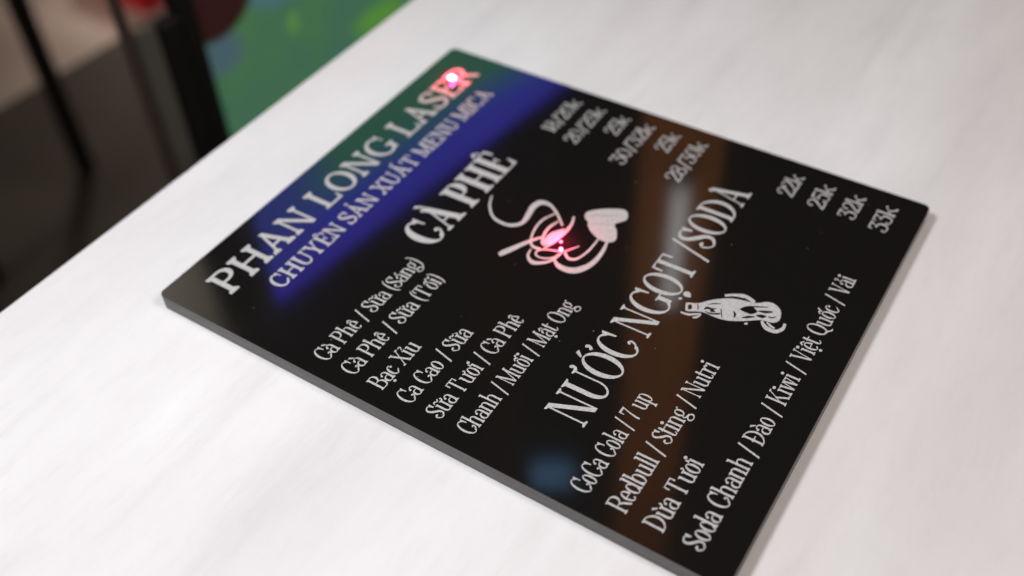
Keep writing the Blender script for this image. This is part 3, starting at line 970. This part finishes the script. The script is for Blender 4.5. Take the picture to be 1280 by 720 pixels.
CUP=[[[143.3,-98.7,143.4,-99.5],[141.7,-99.3,141.8,-100.2],[140.2,-99.8,140.3,-100.8],[138.6,-100.4,138.8,-101.5],[137.0,-101.1,137.4,-102.2],[135.4,-102.1,136.1,-103.1],[133.8,-103.3,134.7,-104.2],[132.2,-104.7,133.2,-105.5],[130.6,-106.2,131.9,-106.9],[129.3,-107.9,130.7,-108.3],[128.2,-109.7,129.9,-109.7],[127.5,-111.6,129.3,-111.4],[127.1,-113.6,129.0,-113.2],[126.9,-115.7,128.9,-115.1],[126.9,-117.6,128.9,-116.9],[127.2,-119.3,129.2,-118.3],[127.7,-120.8,129.7,-119.6],[128.4,-122.1,130.4,-120.7],[129.4,-123.2,131.3,-121.7],[130.5,-124.2,132.3,-122.5],[131.6,-124.9,133.3,-123.0],[133.0,-125.4,134.3,-123.2],[134.4,-125.6,135.4,-123.1],[135.9,-125.6,136.6,-122.8],[137.4,-125.5,138.1,-122.5],[138.8,-125.3,139.5,-122.2],[140.3,-125.1,140.9,-121.9],[141.9,-124.8,142.3,-121.6],[143.4,-124.5,143.9,-121.2],[144.7,-124.3,145.6,-120.8],[145.8,-124.2,147.3,-120.8],[146.8,-124.2,148.7,-120.9],[147.8,-124.4,150.1,-121.2],[148.7,-124.6,151.3,-121.7],[149.5,-124.9,152.3,-122.3],[150.1,-125.3,153.1,-123.2],[150.6,-125.8,153.6,-124.2],[151.0,-126.6,153.9,-125.3],[151.3,-127.4,153.9,-126.5],[151.3,-128.4,153.8,-127.8],[151.2,-129.4,153.5,-129.1],[150.9,-130.5,152.9,-130.5],[150.3,-131.6,152.1,-131.9],[149.5,-132.9,151.2,-133.3],[148.6,-134.3,150.2,-134.7],[147.7,-135.6,149.1,-136.1],[146.6,-136.9,147.9,-137.5],[145.3,-138.3,146.6,-138.9],[144.0,-139.8,145.2,-140.4],[142.6,-141.2,143.8,-141.8],[141.3,-142.6,142.4,-143.2]],[[148.2,-134.8,147.7,-135.4],[146.8,-134.1,146.1,-134.8],[145.4,-133.3,144.6,-134.1],[143.9,-132.6,143.1,-133.5],[142.4,-131.9,141.6,-133.0],[140.8,-131.5,140.1,-132.6],[139.1,-131.2,138.5,-132.5],[137.4,-131.2,136.9,-132.4],[135.7,-131.2,135.3,-132.5],[134.0,-131.4,133.7,-132.6],[132.4,-131.6,132.2,-132.9],[130.8,-132.0,130.7,-133.2],[129.1,-132.4,129.1,-133.6],[127.6,-132.9,127.7,-134.1],[126.1,-133.4,126.3,-134.6],[124.8,-134.0,125.2,-135.1],[123.7,-134.5,124.2,-135.7],[122.6,-135.2,123.4,-136.2],[121.7,-135.9,122.8,-136.7],[120.9,-136.7,122.4,-137.2],[120.3,-137.7,122.0,-137.7],[120.0,-138.7,121.9,-138.4],[120.0,-139.8,121.8,-139.2],[120.2,-140.8,121.9,-140.2],[120.3,-141.9,122.0,-141.3],[120.5,-142.8,122.0,-142.3]],[[143.9,-139.1,143.3,-139.9],[142.7,-138.7,142.0,-139.6],[141.6,-138.2,140.7,-139.3],[140.3,-137.7,139.5,-139.0],[139.1,-137.4,138.2,-138.7],[137.8,-137.1,137.0,-138.6],[136.4,-137.0,135.8,-138.6],[135.0,-137.1,134.5,-138.7],[133.5,-137.2,133.2,-138.9],[132.2,-137.5,131.9,-139.1],[130.8,-137.8,130.7,-139.3],[129.6,-138.1,129.7,-139.6],[128.4,-138.6,128.6,-140.0],[127.2,-139.1,127.5,-140.4],[126.2,-139.6,126.4,-140.9],[125.1,-140.1,125.3,-141.3]],[[150.7,-144.0,150.8,-145.1],[149.5,-144.4,149.7,-145.6],[148.3,-144.8,148.5,-146.0],[147.2,-145.1,147.3,-146.5],[146.1,-145.4,146.0,-146.9],[144.9,-145.7,144.6,-147.3],[143.7,-145.8,143.2,-147.5],[142.5,-145.8,141.8,-147.6],[141.1,-145.8,140.4,-147.6],[139.7,-145.8,139.0,-147.6],[138.3,-145.7,137.5,-147.5],[136.8,-145.6,135.9,-147.4],[135.1,-145.4,134.2,-147.2],[133.5,-145.2,132.5,-146.9],[131.8,-145.0,130.9,-146.7],[130.3,-144.8,129.3,-146.3],[128.8,-144.5,127.8,-146.0],[127.4,-144.2,126.4,-145.5],[125.9,-143.8,125.1,-145.0],[124.5,-143.5,123.8,-144.5],[123.1,-143.1,122.4,-144.0]],[[123.8,-142.4,125.1,-140.4],[125.0,-143.1,126.8,-140.4],[126.2,-143.8,128.6,-140.3],[127.4,-144.6,130.3,-140.2],[128.6,-145.2,132.0,-140.3],[130.0,-145.7,133.6,-140.6],[131.6,-146.0,135.1,-141.2],[133.3,-146.1,136.4,-142.0],[135.2,-146.2,137.7,-143.0],[137.1,-146.3,138.9,-143.9],[139.0,-146.4,140.2,-144.8]],[[106.7,-127.7,108.2,-125.8],[107.1,-128.1,108.8,-126.0],[107.5,-128.4,109.3,-126.1],[107.8,-128.7,109.9,-126.2],[108.3,-129.0,110.5,-126.3],[109.0,-129.4,111.3,-126.6],[109.9,-129.8,112.2,-127.1],[110.9,-130.3,113.2,-127.6],[112.0,-130.8,114.3,-128.3],[113.3,-131.4,115.4,-128.9],[114.6,-132.0,116.7,-129.6],[116.1,-132.6,118.0,-130.4],[117.7,-133.3,119.6,-131.2],[119.4,-134.1,121.2,-132.1],[121.0,-134.8,122.7,-132.9],[122.5,-135.5,124.1,-133.8],[123.8,-136.2,125.4,-134.6],[125.0,-136.8,126.4,-135.4],[126.1,-137.5,127.5,-136.2],[127.2,-138.1,128.4,-137.0],[128.4,-138.8,129.5,-137.7]],[[125.2,-152.7,124.8,-153.4],[124.1,-152.3,123.6,-153.0],[122.9,-152.0,122.4,-152.7],[121.7,-151.6,121.1,-152.4],[120.7,-151.2,120.0,-152.0],[119.8,-150.6,118.9,-151.4],[119.0,-149.9,118.0,-150.6],[118.2,-149.0,117.2,-149.7],[117.6,-148.0,116.6,-148.6],[117.1,-147.1,116.0,-147.6],[116.7,-146.2,115.7,-146.7],[116.6,-145.4,115.5,-145.7],[116.6,-144.5,115.4,-144.8],[116.7,-143.7,115.6,-143.8],[117.0,-143.1,115.8,-143.0],[117.2,-142.7,116.2,-142.3],[117.4,-142.5,116.9,-141.7],[117.8,-142.3,117.7,-141.3],[118.3,-142.2,118.6,-141.2],[118.8,-142.2,119.4,-141.3],[119.4,-142.4,120.1,-141.5],[119.9,-142.7,120.7,-141.9],[120.5,-143.1,121.3,-142.4],[121.0,-143.7,121.9,-143.1],[121.6,-144.5,122.5,-144.0],[122.1,-145.5,123.0,-145.0],[122.6,-146.7,123.6,-146.3],[123.1,-148.3,124.0,-147.8],[123.5,-149.9,124.5,-149.5],[124.2,-151.6,125.1,-151.1],[125.1,-153.0,125.9,-152.5],[126.3,-154.2,127.0,-153.6],[127.8,-155.3,128.4,-154.7],[129.4,-156.3,130.0,-155.7],[131.0,-157.2,131.6,-156.7],[132.6,-158.2,133.1,-157.8]],[[119.0,-137.8,118.9,-138.8],[118.1,-138.0,117.9,-139.0],[117.1,-138.1,116.9,-139.2],[116.1,-138.2,116.0,-139.4],[115.1,-138.4,115.3,-139.6],[114.0,-138.9,114.7,-140.0],[113.0,-139.6,114.1,-140.5],[112.0,-140.4,113.5,-141.2],[111.1,-141.4,113.0,-142.0],[110.4,-142.6,112.7,-142.7],[110.0,-143.7,112.6,-143.3],[110.0,-144.9,112.6,-143.9],[110.4,-145.9,112.7,-144.7],[110.9,-146.8,113.0,-145.6],[111.6,-147.7,113.5,-146.5],[112.2,-148.5,114.0,-147.3],[113.0,-149.3,114.6,-148.1],[113.8,-150.1,115.3,-148.9],[114.8,-150.8,116.1,-149.6],[115.8,-151.5,117.0,-150.3],[116.9,-152.0,117.9,-150.8],[118.1,-152.5,118.9,-151.3],[119.4,-152.8,120.1,-151.7],[120.7,-153.0,121.3,-152.0],[122.0,-153.2,122.6,-152.4],[123.3,-153.5,123.8,-152.7]],[[123.0,-151.6,122.8,-152.4],[122.1,-151.5,121.8,-152.5],[121.2,-151.4,120.7,-152.5],[120.1,-151.3,119.8,-152.6],[119.0,-151.4,119.1,-152.7],[117.8,-151.9,118.6,-153.0],[116.8,-152.7,118.2,-153.5],[115.8,-153.6,117.7,-154.3],[114.9,-154.8,117.4,-155.1],[114.2,-156.1,117.1,-156.0],[113.8,-157.4,117.0,-157.0],[113.6,-158.9,116.9,-158.1],[113.5,-160.4,117.0,-159.4],[113.6,-162.0,117.2,-160.7],[114.0,-163.7,117.6,-161.9],[114.7,-165.1,118.2,-163.0],[115.8,-166.5,119.0,-164.1],[117.2,-167.7,120.2,-165.1],[118.8,-168.7,121.5,-166.1],[120.6,-169.6,123.0,-167.0],[122.5,-170.3,124.5,-167.7],[124.5,-170.8,126.2,-168.2],[126.8,-171.1,128.1,-168.5],[129.1,-171.2,130.1,-168.7],[131.4,-171.1,132.2,-168.8],[133.6,-171.0,134.2,-168.8],[135.7,-170.7,136.1,-168.7],[137.8,-170.3,137.9,-168.5],[139.8,-169.8,139.8,-168.2],[141.7,-169.2,141.8,-167.8],[143.7,-168.7,143.8,-167.5]],[[124.4,-153.7,126.0,-154.3],[123.9,-154.5,125.4,-155.1],[123.2,-155.3,124.7,-155.9],[122.5,-156.1,124.1,-156.6],[121.9,-157.1,123.7,-157.2],[121.6,-158.1,123.5,-157.7],[121.7,-159.0,123.5,-158.3],[122.0,-159.9,123.6,-159.0],[122.5,-160.7,124.0,-159.7],[123.2,-161.5,124.5,-160.4],[124.2,-162.1,125.3,-161.0],[125.4,-162.7,126.4,-161.5],[126.9,-163.1,127.7,-162.0],[128.6,-163.5,129.3,-162.4],[130.4,-163.9,131.0,-162.7],[132.2,-164.1,132.8,-162.9],[134.2,-164.2,134.7,-163.1],[136.4,-164.2,136.8,-163.1],[138.6,-164.2,139.0,-163.1],[140.9,-164.1,141.3,-163.0],[143.1,-164.1,143.5,-163.0]]]
HEART=[[[153.1,-149.5],[154.3,-148.8],[155.8,-148.4],[157.4,-148.6],[159.1,-149.7],[160.8,-151.3],[162.5,-153.2],[164.2,-155.5],[165.7,-157.9],[167.0,-160.2],[167.8,-162.0],[168.3,-163.5],[168.4,-164.8],[167.8,-166.0],[166.9,-167.1],[165.7,-167.8],[164.4,-168.4],[163.0,-168.8],[161.5,-168.7],[159.7,-167.6],[157.9,-166.1],[156.2,-165.2],[155.0,-165.8],[153.8,-167.1],[152.5,-168.4],[150.6,-169.5],[148.5,-170.6],[146.7,-171.2],[145.3,-171.2],[144.2,-170.8],[143.3,-170.0],[142.6,-168.7],[142.2,-167.1],[142.1,-165.4],[142.5,-163.4],[143.2,-161.2],[144.2,-159.2],[145.3,-157.5],[146.6,-155.9],[147.8,-154.6],[148.9,-153.8],[149.9,-153.4],[150.9,-152.7],[151.6,-151.7],[152.2,-150.5]]]
BOTTLE=[[[123.8,-220.6],[124.2,-220.4],[124.6,-220.2],[125.1,-220.6],[125.8,-221.9],[126.6,-223.8],[127.7,-225.6],[129.1,-226.9],[130.9,-228.2],[132.7,-229.9],[134.6,-232.1],[136.7,-234.6],[138.4,-237.5],[139.5,-240.9],[140.3,-244.7],[141.1,-247.8],[142.4,-249.9],[143.8,-251.4],[144.8,-252.8],[145.2,-254.3],[145.1,-255.7],[144.7,-257.0],[144.2,-258.2],[143.3,-259.3],[142.2,-260.2],[140.4,-261.0],[138.3,-261.6],[136.5,-261.8],[135.3,-261.4],[134.3,-260.6],[133.5,-259.4],[133.1,-257.9],[132.8,-256.1],[132.2,-254.1],[130.7,-251.9],[128.9,-249.6],[127.4,-247.3],[126.2,-245.4],[125.2,-243.5],[124.4,-241.7],[123.8,-239.9],[123.5,-238.2],[123.3,-236.2],[123.3,-234.0],[123.4,-231.5],[123.3,-229.2],[122.3,-226.9],[121.0,-224.7],[120.2,-223.0],[120.3,-222.1],[120.9,-221.8],[121.7,-221.5],[122.3,-221.1],[123.1,-220.8]]]
SPLASH=[[[137.9,-234.1,139.0,-233.5],[138.4,-235.0,139.7,-234.4],[139.0,-235.9,140.4,-235.2],[139.6,-236.8,141.0,-236.1],[140.1,-237.7,141.6,-237.0],[140.5,-238.5,142.1,-237.9],[140.8,-239.2,142.3,-238.8],[141.0,-239.9,142.3,-239.7],[141.1,-240.7,142.2,-240.5],[141.2,-241.5,142.1,-241.3],[141.4,-242.2,142.0,-242.1]],[[141.9,-238.6,142.6,-238.4],[141.9,-239.5,142.9,-239.2],[141.8,-240.3,143.2,-240.0],[141.8,-241.1,143.6,-240.7],[141.7,-241.9,143.8,-241.6],[141.6,-242.8,143.9,-242.5],[141.4,-243.6,143.8,-243.5],[141.3,-244.6,143.5,-244.5],[141.0,-245.5,143.2,-245.5],[140.8,-246.6,142.8,-246.6],[140.6,-247.6,142.5,-247.5]],[[117.7,-220.7,118.6,-220.6],[117.7,-221.5,118.7,-221.3],[117.6,-222.3,118.8,-222.0],[117.6,-223.0,118.9,-222.8],[117.7,-223.9,119.0,-223.5],[117.9,-224.8,119.3,-224.2],[118.5,-225.7,119.7,-225.1],[119.2,-226.6,120.3,-226.0],[120.0,-227.6,121.0,-227.0],[120.9,-228.5,121.7,-228.1],[121.6,-229.4,122.3,-229.1]],[[117.4,-227.2,118.2,-226.7],[117.6,-227.5,118.5,-227.0],[117.8,-227.9,118.8,-227.3],[118.0,-228.3,119.1,-227.6],[118.3,-228.6,119.4,-227.9],[118.7,-229.0,119.7,-228.1],[119.2,-229.2,120.0,-228.4],[119.7,-229.4,120.4,-228.6],[120.3,-229.5,120.8,-228.8],[120.8,-229.6,121.2,-229.0],[121.4,-229.7,121.7,-229.3]],[[131.4,-254.6,132.7,-255.2],[130.7,-255.2,132.1,-255.9],[130.0,-255.7,131.5,-256.5],[129.3,-256.3,131.0,-257.1],[128.5,-257.1,130.7,-257.6],[128.0,-257.9,130.4,-258.2],[127.7,-258.9,130.2,-258.9],[127.6,-260.0,130.1,-259.8],[127.6,-261.1,130.0,-260.8],[127.7,-262.1,130.0,-261.6],[128.0,-263.1,130.2,-262.3],[128.5,-263.9,130.5,-262.8],[129.3,-264.5,131.0,-263.3],[130.1,-265.1,131.6,-263.7],[130.9,-265.5,132.3,-264.0],[131.8,-265.8,132.8,-264.3],[132.7,-265.9,133.2,-264.4],[133.7,-265.8,133.7,-264.4],[134.5,-265.7,134.4,-264.3],[135.2,-265.5,135.1,-264.2],[135.9,-265.4,135.9,-264.2]],[[131.9,-257.3,133.0,-257.5],[131.7,-257.8,132.7,-258.0],[131.4,-258.2,132.5,-258.4],[131.1,-258.7,132.3,-258.9],[130.8,-259.1,132.1,-259.3],[130.6,-259.6,131.9,-259.7],[130.5,-260.1,131.7,-260.1],[130.4,-260.5,131.6,-260.5],[130.4,-260.9,131.4,-260.9],[130.4,-261.4,131.3,-261.4],[130.4,-261.8,131.1,-261.8]],[[128.6,-218.9,129.1,-218.7],[128.6,-219.2,129.3,-218.8],[128.6,-219.4,129.5,-218.9],[128.5,-219.6,129.7,-219.0],[128.6,-219.8,129.9,-219.2],[128.6,-220.0,130.0,-219.3],[128.8,-220.1,130.1,-219.5],[128.9,-220.2,130.1,-219.7],[129.1,-220.3,130.1,-219.9],[129.3,-220.4,130.1,-220.1],[129.5,-220.6,130.1,-220.3]],[[126.1,-248.9,126.6,-248.7],[126.1,-249.1,126.8,-248.8],[126.1,-249.3,127.0,-248.9],[126.1,-249.5,127.2,-249.0],[126.1,-249.7,127.3,-249.1],[126.1,-249.8,127.5,-249.3],[126.3,-250.0,127.5,-249.4],[126.4,-250.1,127.5,-249.6],[126.6,-250.2,127.5,-249.8],[126.8,-250.3,127.5,-250.0],[127.0,-250.4,127.5,-250.2]],[[125.2,-216.0,125.7,-215.8],[125.2,-216.2,125.9,-215.9],[125.1,-216.5,126.1,-216.0],[125.1,-216.7,126.3,-216.1],[125.2,-216.9,126.4,-216.2],[125.2,-217.0,126.6,-216.4],[125.3,-217.2,126.6,-216.6],[125.5,-217.3,126.7,-216.8],[125.7,-217.4,126.7,-217.0],[125.9,-217.5,126.6,-217.2],[126.1,-217.6,126.6,-217.4]]]
DETAIL=[[[121.8,-222.6,123.8,-221.8],[121.7,-222.9,124.1,-221.9],[121.6,-223.1,124.4,-222.0],[121.5,-223.3,124.6,-222.1],[121.4,-223.6,124.8,-222.2],[121.5,-223.7,124.9,-222.4],[121.6,-223.8,124.9,-222.7],[121.9,-223.9,124.8,-222.9],[122.2,-224.0,124.6,-223.2],[122.5,-224.1,124.4,-223.4],[122.8,-224.2,124.2,-223.7]],[[126.7,-225.1,127.0,-225.3],[126.4,-225.3,126.7,-225.5],[126.1,-225.5,126.4,-225.8],[125.7,-225.7,126.1,-226.0],[125.4,-225.9,125.8,-226.3],[125.1,-226.1,125.4,-226.5],[124.8,-226.2,125.0,-226.7],[124.4,-226.4,124.6,-226.8],[124.0,-226.5,124.2,-226.9],[123.6,-226.7,123.8,-227.0],[123.3,-226.9,123.4,-227.2]],[[125.1,-229.6,125.4,-229.1],[125.3,-229.8,125.8,-229.2],[125.6,-229.9,126.2,-229.2],[125.9,-230.1,126.6,-229.2],[126.0,-230.2,127.1,-229.4],[126.1,-230.4,127.5,-229.7],[126.2,-230.7,127.7,-230.2],[126.3,-231.1,127.7,-230.8],[126.4,-231.6,127.7,-231.3],[126.5,-232.1,127.7,-231.8],[126.8,-232.6,127.8,-232.2],[127.1,-232.9,127.9,-232.5],[127.4,-233.2,128.1,-232.8],[127.8,-233.5,128.3,-233.1],[128.1,-233.7,128.6,-233.4],[128.4,-233.9,128.8,-233.7]],[[125.2,-232.4,125.7,-232.0],[125.3,-232.6,125.9,-232.0],[125.4,-232.8,126.2,-232.0],[125.5,-233.0,126.6,-232.0],[125.4,-233.1,127.0,-232.2],[125.4,-233.2,127.2,-232.5],[125.5,-233.3,127.3,-232.8],[125.6,-233.5,127.2,-233.2],[125.7,-233.7,127.0,-233.6],[125.9,-234.1,126.8,-233.9],[126.0,-234.4,126.7,-234.3]],[[124.0,-230.3,124.5,-230.2],[124.0,-230.8,124.5,-230.8],[123.9,-231.4,124.5,-231.4],[123.8,-232.0,124.5,-231.9],[123.8,-232.7,124.6,-232.5],[123.9,-233.4,124.8,-233.1],[124.2,-234.1,125.0,-233.7],[124.6,-234.8,125.4,-234.4],[125.0,-235.6,125.9,-235.1],[125.5,-236.3,126.4,-235.9],[125.9,-237.0,126.8,-236.6]],[[128.9,-229.6,129.2,-229.4],[129.3,-230.0,129.6,-229.8],[129.6,-230.5,130.0,-230.2],[129.9,-230.9,130.5,-230.6],[130.2,-231.4,130.9,-231.1],[130.6,-231.9,131.2,-231.5],[130.9,-232.4,131.6,-232.1],[131.2,-232.9,131.8,-232.7],[131.6,-233.5,132.1,-233.3],[132.0,-234.1,132.3,-233.9],[132.3,-234.6,132.6,-234.5]],[[129.7,-235.7,129.9,-235.9],[129.3,-235.9,129.4,-236.1],[128.8,-236.0,129.0,-236.3],[128.4,-236.2,128.6,-236.6],[127.9,-236.5,128.1,-236.8],[127.4,-236.7,127.7,-237.1],[126.8,-237.0,127.1,-237.4],[126.2,-237.4,126.5,-237.7],[125.6,-237.8,125.9,-238.1],[125.0,-238.2,125.2,-238.4],[124.4,-238.6,124.6,-238.8]],[[130.8,-241.4,131.2,-241.6],[130.5,-241.7,131.0,-241.9],[130.1,-241.9,130.9,-242.2],[129.8,-242.2,130.7,-242.6],[129.5,-242.3,130.4,-243.0],[129.3,-242.4,129.9,-243.3],[129.0,-242.5,129.4,-243.5],[128.7,-242.7,128.8,-243.6],[128.3,-242.8,128.3,-243.6],[127.8,-243.0,127.8,-243.6],[127.3,-243.2,127.3,-243.6]],[[133.4,-243.7,134.0,-243.4],[133.4,-244.3,134.6,-243.7],[133.3,-244.9,135.3,-244.0],[133.3,-245.5,136.0,-244.4],[133.2,-246.1,136.6,-244.8],[133.2,-246.6,137.1,-245.3],[133.2,-247.1,137.5,-245.8],[133.1,-247.6,137.8,-246.4],[133.2,-248.2,138.0,-247.0],[133.3,-248.7,138.1,-247.5],[133.5,-249.2,138.1,-248.1],[133.8,-249.6,138.0,-248.6],[134.2,-250.0,137.7,-249.1],[134.7,-250.3,137.4,-249.7],[135.2,-250.7,137.1,-250.2],[135.7,-251.0,136.8,-250.8]],[[136.7,-251.2,137.3,-251.0],[136.7,-251.8,137.6,-251.6],[136.8,-252.5,137.9,-252.2],[136.9,-253.1,138.2,-252.7],[137.0,-253.8,138.5,-253.3],[137.2,-254.4,138.8,-253.8],[137.6,-255.0,139.1,-254.4],[138.0,-255.6,139.4,-255.0],[138.5,-256.1,139.7,-255.6],[139.0,-256.7,140.0,-256.2],[139.5,-257.2,140.3,-256.8]],[[137.2,-246.0,137.5,-245.9],[137.5,-246.8,138.0,-246.6],[137.8,-247.5,138.4,-247.3],[138.1,-248.2,138.8,-248.0],[138.4,-249.0,139.2,-248.7],[138.8,-249.8,139.6,-249.5],[139.3,-250.6,140.0,-250.3],[139.8,-251.5,140.4,-251.3],[140.3,-252.4,140.9,-252.2],[140.8,-253.3,141.3,-253.1],[141.4,-254.2,141.7,-254.1]],[[129.0,-246.6,129.4,-246.4],[129.3,-247.1,129.9,-246.8],[129.6,-247.6,130.4,-247.1],[129.8,-248.1,130.9,-247.5],[130.1,-248.5,131.3,-247.9],[130.4,-249.0,131.7,-248.4],[130.8,-249.5,132.1,-248.9],[131.2,-250.0,132.4,-249.5],[131.7,-250.5,132.6,-250.1],[132.2,-251.0,132.8,-250.7],[132.7,-251.5,133.0,-251.3]],[[133.8,-251.5,134.2,-251.3],[133.7,-251.9,134.5,-251.7],[133.6,-252.4,134.8,-252.1],[133.5,-253.0,135.1,-252.5],[133.5,-253.4,135.4,-252.9],[133.5,-253.9,135.6,-253.3],[133.7,-254.4,135.7,-253.7],[134.0,-254.8,135.8,-254.2],[134.3,-255.1,135.8,-254.6],[134.7,-255.5,135.8,-255.1],[135.0,-255.8,135.8,-255.6]],[[135.7,-256.5,136.1,-256.4],[135.7,-256.9,136.2,-256.8],[135.7,-257.3,136.3,-257.2],[135.7,-257.7,136.4,-257.5],[135.7,-258.1,136.5,-257.8],[135.9,-258.5,136.6,-258.1],[136.1,-258.8,136.8,-258.4],[136.5,-259.0,137.1,-258.7],[136.9,-259.3,137.3,-259.0],[137.3,-259.5,137.6,-259.2],[137.6,-259.7,137.9,-259.5]]]
HEARTLINE=[[[154.2,-150.9,154.5,-150.7],[154.9,-151.7,155.3,-151.5],[155.6,-152.6,156.1,-152.2],[156.3,-153.4,156.9,-153.0],[157.0,-154.3,157.6,-153.8],[157.6,-155.2,158.3,-154.8],[158.2,-156.2,159.0,-155.8],[158.7,-157.3,159.5,-156.9],[159.2,-158.4,160.0,-158.0],[159.7,-159.5,160.5,-159.1],[160.4,-160.6,161.1,-160.3],[161.2,-161.7,161.8,-161.4],[162.0,-162.8,162.6,-162.5],[163.0,-163.9,163.4,-163.6],[163.9,-164.9,164.2,-164.7],[164.8,-166.0,165.0,-165.9]],[[150.6,-153.6,150.9,-153.5],[150.9,-154.7,151.2,-154.6],[151.2,-155.8,151.6,-155.6],[151.5,-156.8,151.9,-156.6],[151.8,-157.9,152.3,-157.7],[152.2,-159.0,152.7,-158.7],[152.7,-160.0,153.2,-159.8],[153.2,-161.1,153.7,-160.9],[153.8,-162.2,154.2,-162.0],[154.5,-163.3,154.8,-163.1],[155.1,-164.3,155.3,-164.2]]]


def emblem(name, strips, polys, material, z=0.0):
    bm = bmesh.new()
    rows = [('s', [((r[0], r[1]), (r[2], r[3])) for r in s]) for s in strips] + [('p', [tuple(p) for p in q]) for q in polys]
    strokes(bm, rows, lambda p: (p[0] * S - OX, p[1] * S - OY))
    return put(name, bm, material, sign, z)


emblem('coffee_cup_emblem', CUP, HEART, ENG)
be = emblem('bottle_emblem', SPLASH, BOTTLE, ENG)
bd = emblem('emblem_detail', DETAIL, [], ACR, 0.0)
bd.parent = be
bd.location = (0, 0, 0.00006)

WORN = mat('worn_engraving', (0.36, 0.35, 0.345), 0.8)
hd = emblem('emblem_detail', HEARTLINE, [], WORN, 0.0)
hd.parent = bpy.data.objects['coffee_cup_emblem']
hd.location = (0, 0, 0.00006)

# a few specks of dust on the gloss
bm = bmesh.new()
for q in range(30):
    x, y, r = random.uniform(6, 244), random.uniform(-292, -6), random.choice((0.16, 0.2, 0.24, 0.32))
    vs = [bm.verts.new(((x + r * math.cos(a) * 1.2) * S - OX, (y + r * math.sin(a)) * S - OY, 0.00009)) for a in (0.2, 1.3, 2.3, 3.4, 4.4, 5.5)]
    bm.faces.new(vs)
DUST = mat('pale_dust', (0.16, 0.155, 0.15), 0.9)
du = put('dust', bm, DUST, sign)
du['kind'] = 'stuff'

# ------------------------------------------------------------------ two red laser dots
LD = mat('laser_dot_glow', (0.8, 0.5, 0.5), 0.5, emit=(1.0, 0.62, 0.74), estr=7)
LS = mat('laser_spark_glow', (0.8, 0.3, 0.3), 0.5, emit=(1.0, 0.35, 0.5), estr=2.5)


def laser(x, y, r, material, label, power, hh, col):
    bm = bmesh.new()
    bmesh.ops.create_uvsphere(bm, u_segments=16, v_segments=8, radius=r * S)
    for v in bm.verts:
        v.co.z = max(v.co.z, 0) * 0.3
    o = link('laser_dot', bm, material, None, (x * S, y * S, 0.00012))
    o['label'] = label
    o['category'] = 'laser dot'
    laser_light('laser_scatter', (x * S, y * S, hh), power, col)
    return o


laser(222.3, -18.4, 2.3, LD, 'bright white red laser dot on the letter E of LASER', 0.017, 0.0027, (1.0, 0.004, 0.035))
laser(131.0, -148.5, 0.75, LS, 'small red laser spark beside the coffee cup emblem', 0.013, 0.0032, (1.0, 0.018, 0.085))
